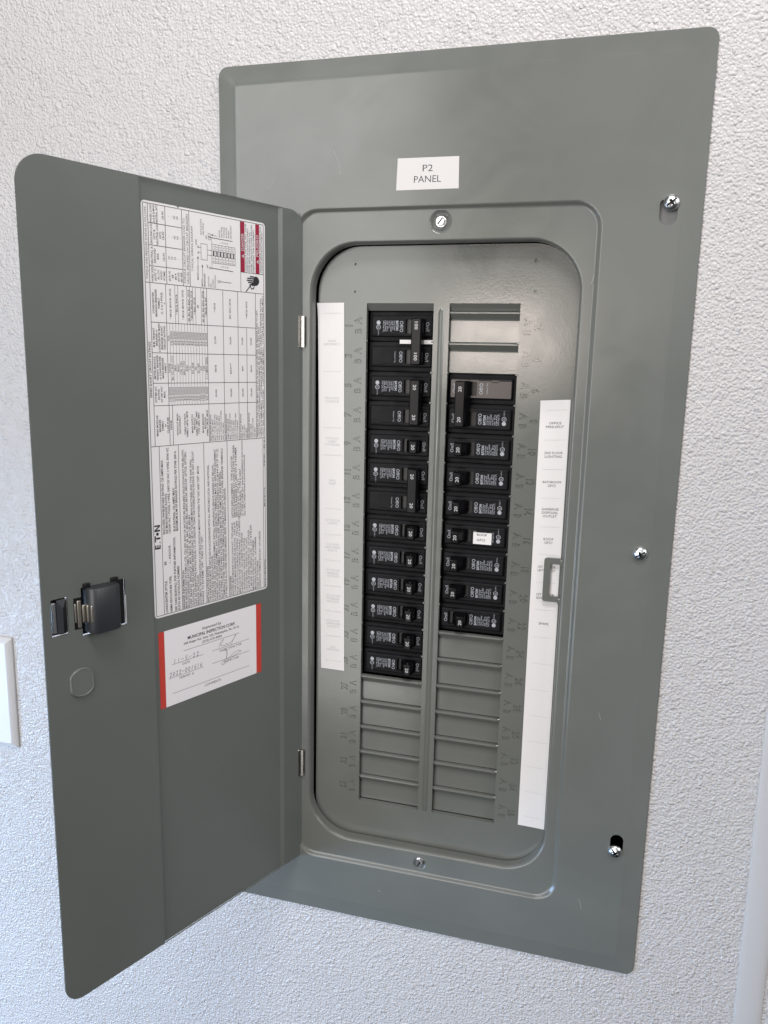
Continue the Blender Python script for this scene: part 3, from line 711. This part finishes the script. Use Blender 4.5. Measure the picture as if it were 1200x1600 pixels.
# lower block
for s in (8.7, 25.8, 49.7, 73.1, 111.9): V(s, 172.2, LH - 1.6)
def logo():
    fnq = lambda x, y: g1(7.2 - y, 250.0 - x)
    for a in ((0, 1.2, 0, 5), (0, 3.2, 0, 1.1), (0, 3.2, 1.95, 3.0), (0, 3.2, 3.9, 5), (7.6, 9.0, 0, 3.6), (6.4, 10.4, 3.9, 5), (13.6, 14.9, 0, 5), (17.4, 18.6, 0, 5)): mb.rect(*a, fnq, 1)
    mb.add([fnq(4.0, 0), fnq(5.4, 0), fnq(5.4, 1.2)], [(0, 1, 2)], 1); mb.add([fnq(5.4, 3.9), fnq(6.6, 3.9), fnq(6.6, 5), fnq(5.9, 5)], [(0, 1, 2, 3)], 1)
    mb.add([fnq(13.6, 5), fnq(14.9, 5), fnq(18.6, 0), fnq(17.3, 0)], [(0, 1, 2, 3)], 1)
    mb.add([fnq(11.7 + 1.25 * math.cos(a * .524), 2.5 + 1.25 * math.sin(a * .524)) for a in range(12)], [tuple(range(12))], 1)
logo()
for x, s, t, ln, bo in [('LOADCENTER STYLE:', 12.0, 302, 26, .022), ('BR', 12.0, 263.5, 3, .02), ('NEMA ENCLOSURE TYPE:', 16.2, 302, 29, .022), ('1 - INDOOR', 16.2, 262.6, 14, .016), ('SEE CARE SIDEWALL FOR FURTHER INFORMATION,', 20.6, 302, 59, .022), ('SUCH AS CATALOG NUMBER', 23.6, 302, 36, .022),
                     ('ENCLOSED PANELBOARD RATING: 125 AMPS MAX.', 11.6, 239.4, 57, .022), ('SEE MAIN BREAKER RATING', 14.2, 239.4, 31, .018), ('120/240 VAC 1 PHASE, 3 WIRE, 208Y/120 VAC 3 WIRE, 50/60 HZ.', 16.8, 239.4, 66, .014), ('BUS RATING: 125 AMPS MAX.', 21.2, 238.4, 34, .022), ('MAXIMUM SUM OF BREAKER RATINGS PER STAB: 200 A.', 23.6, 238.4, 62, .018)]:
    T(x, s, t, 1.9, ln, 'L', bo)
blk = [(27.9, 2.33, [('BREAKER INFORMATION', 31), ('MAIN BREAKERS (EATON FAMILY): CSR, CSH, BW, BWH OR BACKFED BR (REQUIRES HOLD-DOWN KIT PER BELOW).', 126), ('BRANCH BREAKERS (EATON FAMILY): ETNBT, BR, BRH, BRHH, BRD, BRSN, BRCAF, BRHCAF, GFTCB, GFTCBH,', 124), ('GFEP, BRAFGF, BRNAFGF, BRX, BRXD, BJ, BJH OR BRHH', 74), ('ADDITIONAL OR REPLACEMENT BREAKERS SHALL BE OF THE SAME MANUFACTURER AND TYPE AND SHALL', 118), ('HAVE AN INTERRUPTING RATING EQUAL TO OR GREATER THAN THE INTERRUPTING RATING OF ANY CIRCUIT', 124), ('BREAKER INSTALLED.', 25), ('AUTOMATIC TRIP IS INDICATED BY A HANDLE POSITION MIDWAY BETWEEN THE "ON" AND "OFF". MOVE', 112), ('HANDLE TO EXTREME "OFF", THEN TO "ON".', 56)]),
       (51.8, 2.33, [('INSTALLATION NOTES', 30), ('THIS PANELBOARD MUST BE INSTALLED IN ACCORDANCE WITH ALL APPLICABLE LOCAL AND NATIONAL', 112), ('CODES AND REGULATIONS.', 38), ('SUITABLE FOR USE AS SERVICE EQUIPMENT. INSTALL APPROPRIATE SERVICE BARRIER KIT BELOW.', 112), ('WHEN USED AS SERVICE EQUIPMENT, ANY UNUSED NEUTRAL TERMINALS MAY BE USED FOR EQUIPMENT', 124), ('GROUNDING. FOR EQUIPMENT GROUNDING, BAR TERMINALS ARE SUITABLE FOR (1) #14-4 OR UP TO (3)', 124), ('#14-10 WIRES. MULTIPLE WIRES IN THE SAME HOLE MUST BE THE SAME SIZE AND MATERIAL.', 106), ('TERMINALS OTHER THAN BREAKER TERMINALS SUITABLE FOR 60/75°C AL-CU WIRE. BREAKER TERMINALS', 124), ('SUITABLE FOR AL-CU WIRE WHEN SO MARKED. REFER TO MARKINGS ON BREAKER.', 92)])]
for s0, dsx, ls in blk:
    for i, (x, ln) in enumerate(ls): T(x, s0 + 0.4 + i * dsx, 302.0, 1.85, ln, 'L', 0.022 if i == 0 else 0.012)
acc = [('ACCESSORIES', 17), ('BACKFED MAIN BREAKER HOLD DOWN KIT:  TYPE # BRHD', 62), ('COVER FOR MAIN BREAKER FILLER PLATE:  TYPE # FP', 62), ('FILLER PLATE TO CLOSE BRANCH OPENING:  TYPE # BRFP', 63), ('MAIN LUG KIT FOR CONVERTIBLE PANELS:  CAT # BRPSF125', 66), ('SUB-FEED LUG KIT:  CAT # BRSF125 OR BRSF225', 52), ('( ) #6-2/0 NEUTRAL / GROUND LUG:  CAT # NL20', 47), ('( ) #14-1/0 NEUTRAL / GROUND LUG:  CAT # NL1', 47), ('( ) #6-250 OR WIRING NEUTRAL LUG:  CAT # NL250', 53), ('( ) #6-300 OR WIRING LUG:  CAT # NL300', 57), ('MECHANICAL INTERLOCK KIT:  CAT # BRMIKBR7', 44), ('MECHANICAL INTERLOCK KIT:  CAT # BRPMIKBR', 46), ('STEEL KIT TYPE # BRSK', 25), ('GENERATION TERMINAL BLOCK KIT:  CAT # BRGTB', 50)]
for i, (x, ln) in enumerate(acc): T(x, 75.6 + i * 2.5, 302.0, 1.75, ln, 'L', 0.022 if i == 0 else 0.01)
for i, (x, ln) in enumerate([('LATCH REPLACEMENT:  TYPE # LATCHP', 51), ('SERVICE BARRIER KIT (CSR) #TYPE TECSRBR', 60), ('SERVICE BARRIER KIT (BR) KIT # TNKMBR', 58), ('KEYLOCK KIT:  CAT # TL', 32), ('GROUND BAR(S):  TYPE # GBKP', 40), ('or TYPE # GBK (for special installation instructions', 63), ('see URL: http://www.com/instructions)', 51)]):
    T(x, 78.4 + i * 2.2, 236.0, 1.75, ln, 'L', 0.01)
T('EATON CORPORATION', 114.0 + 0.0, 302, 1.5, 24, 'L', 0.012); T('MADE IN U.S.A.', 114.0, 231, 1.5, 17, 'L', 0.012); T('PUB51562', 114.0, 196, 1.5, 10, 'L', 0.012); T('REV. 06', 114.0, 181, 1.5, 7, 'L', 0.012)
mb.build('wiring_label', [M_label, M_ink, M_crim, M_white], door, 'white wiring label with ratings tables and red danger bars', face=FN)

# ------------------------------------------------------------------ circuit breakers
YB = 2.0      # breaker face plane
def case(mb, zc_, warm_refl=False, off=False):
    u0, u1 = 3.1, 57.2; z0, z1 = zc_ - 8.9, zc_ + 8.9
    sh = [rrect(0.6, 57.9, zc_ - 12.35, zc_ + 12.35, 0.6, 3)]
    face = []
    for i, y in ((0, 5.4), (0, YB + 1.3), (0.35, YB + 0.45), (0.9, YB + 0.08), (1.5, YB)):
        face.append((rrect(u0 + i, u1 - i, z0 + i, z1 - i, 1.0, 3), y))
    mb.loft([L3(sh[0], 30), L3(sh[0], 6.2)], 0, False)
    mb.loft([L3(rrect(1.2, 57.6, zc_ - 11.6, zc_ + 11.6, 0.6, 3), y) for y in (6.2, 4.6)], 0, False)
    mb.sheet([sh[0], rrect(1.2, 57.6, zc_ - 11.6, zc_ + 11.6, 0.6, 3)], lambda x, z: (x, 6.2, z))
    mb.sheet([rrect(1.2, 57.6, zc_ - 11.6, zc_ + 11.6, 0.6, 3), face[0][0]], lambda x, z: (x, 4.6, z))
    mb.loft([L3(p, y) for p, y in face], 0, True)
    win = rrect(33.4, 50.4, zc_ - 5.9, zc_ + 5.9, 0.5, 2)
    rib = [(30, 26)] and [(12.0, zc_ - 8.0)]
    mb.sheet([face[-1][0], win], lambda x, z: (x, YB, z), 1 if warm_refl else 0)
    mb.loft([L3(win, YB), L3(win, YB + 3.2)], 2, False, True, False, True)
    # moulded step line along the lower edge of the face
    pts = [(5, zc_ - 7.1), (29, zc_ - 7.1), (30.4, zc_ - 5.9), (36.0, zc_ - 5.9), (37.2, zc_ - 7.1), (55, zc_ - 7.1)]
    pts = [(5, zc_ - 6.9), (14.5, zc_ - 6.9), (15.6, zc_ - 5.6), (20.5, zc_ - 5.6), (21.6, zc_ - 6.9), (32, zc_ - 6.9)]
    for (a, za), (b2, zb) in zip(pts[:-1], pts[1:]):
        mb.add([(a, YB - 0.02, za + .2), (b2, YB - 0.02, zb + .2), (b2, YB - 0.25, zb - .12), (a, YB - 0.25, za - .12)], [(0, 1, 2, 3)], 0)
        mb.add([(a, YB - 0.25, za - .12), (b2, YB - 0.25, zb - .12), (b2, YB - 0.02, zb - .35), (a, YB - 0.02, za - .35)], [(0, 1, 2, 3)], 0)
def prints(mb, zc_, full):
    def T2(body, u, dz, cap, w, al='L', bold=0.0):
        mb.text(body, lambda x, y: (u + y, YB - 0.06, zc_ + dz - x), 0, cap, w, al, bold)
    T2('On/I', 51.4, 3.6, 2.7, 7.4, 'L', 0.004); T2('Off/O', 28.4, 4.4, 2.9, 9.2, 'L', 0.004)
    if not full:
        T2('Common Trip', 24.2, 4.2, 1.2, 9.2); return
    T2('EATON', 25.0, 4.6, 2.0, 8.0, 'L', 0.035)
    for i, (s, w) in enumerate((('Circuit Breaker', 8.2), ('Type BR  HACR', 7.4), ('1 POLE 120/240V', 9.2), ('Wire 14-4 Cu', 6.2), ('20A  40°C', 8.8), ('10kAIC', 9.0), ('SWD Class CTL', 9.4))):
        T2(s, 23.2 - i * 1.62, 4.6, 1.2, w, 'L', 0.004)
    for dz, R in ((3.0, 1.75), (-0.8, 1.95)):
        cx, cz = 9.4, zc_ + dz
        if R < 1.9:
            mb.sheet([circ(cx, cz, R, 16)], lambda x, z: (x, YB - 0.06, z)); continue
        mb.sheet([circ(cx, cz, R, 20), circ(cx, cz, R - 0.42, 20)], lambda x, z: (x, YB - 0.06, z))
        T2('UL', 8.7, dz + 0.85, 1.4, 1.7, 'L', 0.02)
    T2('LISTED', 9.0, -3.4, 0.9, 4.4)
def toggle(mb, zs, amps, off=False, tie=False):
    d = -5.2 if off else 0.0
    za, zb = (zs[0] - 5.4, zs[0] + 5.4) if not tie else (zs[-1] - 6.6, zs[0] + 6.4)
    bu = (37.4, 49.6) if not tie else (38.6, 50.2)
    fu = (42.0, 48.9) if not tie else (41.4, 50.0)
    yf = -9.6 if not tie else -10.6
    if off: fu = (34.4, 41.3); bu = (34.0, 46.2)
    lp = []
    for k, (a, b2), e, y in ((0, bu, 0.0, YB + 2.5), (1, bu, 0.0, YB - 1.2), (2, ((bu[0] + fu[0]) / 2, (bu[1] + fu[1]) / 2), 0.0, -3.0), (3, fu, 0.0, yf + 0.9), (4, (fu[0] + .25, fu[1] - .25), 0.25, yf + 0.25), (5, (fu[0] + .9, fu[1] - .9), 0.9, yf)):
        lp.append(L3(rrect(a, b2, za + e, zb - e, 0.8, 3), y))
    mb.loft(lp, 0, True, True, False, True)
    # the tie-pin hole moulded in the top of the handle
    if not tie:
        cu = (fu[0] + fu[1]) / 2
        q = [(cu - 2.0 + 2.0 * math.cos(a * math.pi / 6) * 0.8 + 2.0, yf + 2.9 + 1.1 * math.sin(a * math.pi / 6), zb + 0.05) for a in range(12)]
        q2 = [(cu + (x - cu) * 0.7, yf + 2.9 + (y - yf - 2.9) * 0.6, z + 0.5) for x, y, z in q]
        mb.loft([q, q2, [(cu + (x - cu) * 0.55, yf + 2.9 + (y - yf - 2.9) * 0.5, z + 0.06) for x, y, z in q]], 0, True, True, False, True)
    for z in zs:
        mb.text(amps, lambda x, y: ((fu[0] + fu[1]) / 2 - 1.35 + y, yf - 0.05, z + 0.2 - x), 1, 2.8, 4.4 if len(amps) == 2 else 6.2, 'C', 0.002)
def breaker(kind):
    root = empty('circuit_breaker', (0, 0, 0))
    zs = [0.0] if kind in ('single', 'off') else [0.0, -P]
    mbs = [M_body, M_body_refl, M_plast]
    for i, z in enumerate(zs):
        mb = MB(); case(mb, 0.0, kind == 'warm_refl' and i == 1); o = mb.build('case', mbs, root); o.location.z = z * S
        mb = MB(); prints(mb, 0.0, i == 0); o = mb.build('printing', M_print, root, face=(0, -1, 0)); o.location.z = z * S
    mb = MB(); toggle(mb, zs, '100' if kind == 'hundred' else '20', kind == 'off', len(zs) > 1)
    mb.build('handle', [M_hand, M_white], root)
    if kind == 'hundred':
        mb = MB(); mb.box(29.0, 58.0, 0.6, 1.0, -P / 2 - 1.8, -P / 2 + 1.5, 0); mb.build('side_label', M_paper, root, 'blank white paper strip between the two poles')
    return root
def clone(r0):
    r = r0.copy(); C.objects.link(r)
    for ch in list(r0.children):
        c = ch.copy(); C.objects.link(c); c.parent = r
    return r
protos = {}
def put(kind, row, side, label):
    if kind not in protos: protos[kind] = o = breaker(kind)
    else: o = clone(protos[kind])
    z = ZO - (row - 0.5) * P
    if side == 'L': o.location = (-PA * S, 0, z * S)
    else: o.location = (PA * S, 0, z * S); o.rotation_euler = (0, math.pi, 0)
    o.location += Vector((random.uniform(-.15, .15), random.uniform(-.35, .25), random.uniform(-.15, .15))) * S     # not all seated alike
    return tag(o, label, 'circuit breaker', 'black circuit breakers in the panel')
put('hundred', 1, 'L', 'topmost breaker in the left column, a black double pole marked 100 with a white strip')
put('double', 3, 'L', 'black double pole 20 amp breaker directly below the double pole marked 100')
put('single', 5, 'L', 'black single pole breaker between the two double pole 20 amp breakers, left column')
put('double', 6, 'L', 'lowest double pole breaker of the left column, black, above a row of single poles')
for r, w in ((8, 'black single pole breaker right below the lowest double pole breaker, left column'), (9, 'black single pole breaker in the left column, second below the lowest double pole'),
             (10, 'black single pole breaker in the left column, fourth up from the blank plates'), (11, 'black single pole breaker in the left column, third up from the blank plates'),
             (12, 'black single pole breaker in the left column, second up from the blank plates'), (13, 'lowest black breaker in the left column, just above the grey blank plates')):
    put('single', r, 'L', w)
put('warm_refl', 4, 'R', 'black double pole breaker at the top of the right column, with a painted brownish reflection')
roofs = None
for r, w in ((5, 'black single pole breaker right below the double pole with the brownish reflection, right column'), (6, 'black single pole breaker in the right column, level with the BATHROOM GFCI line'),
             (7, 'black single pole breaker in the right column, directly above the one with a white sticker'), (8, 'black single pole breaker with a white ROOF GFCI sticker on its face'),
             (9, 'black single pole breaker in the right column, directly below the one with a white sticker'), (10, 'black single pole breaker directly above the lowest one of the right column')):
    o = put('single', r, 'R', w)
    if r == 8:
        mb = MB()
        # the sticker lies across the printed face; the breaker is turned half round, so the sticker is too
        mb.box(15.2, 31.2, YB - 0.35, YB - 0.15, -3.7, 6.6, 0)
        for i, s in enumerate(('ROOF', 'GFCI')):
            mb.text(s, lambda x, y: (28.0 - x, YB - 0.42, -0.2 + i * 4.6 - y - 0.6), 1, 2.0, 8.6 if i == 0 else 7.2, 'L', 0.01)
        mb.build('sticker', [M_paper, M_ink], o, 'white sticker printed ROOF GFCI')
put('off', 11, 'R', 'lowest black breaker in the right column, its handle switched to off')
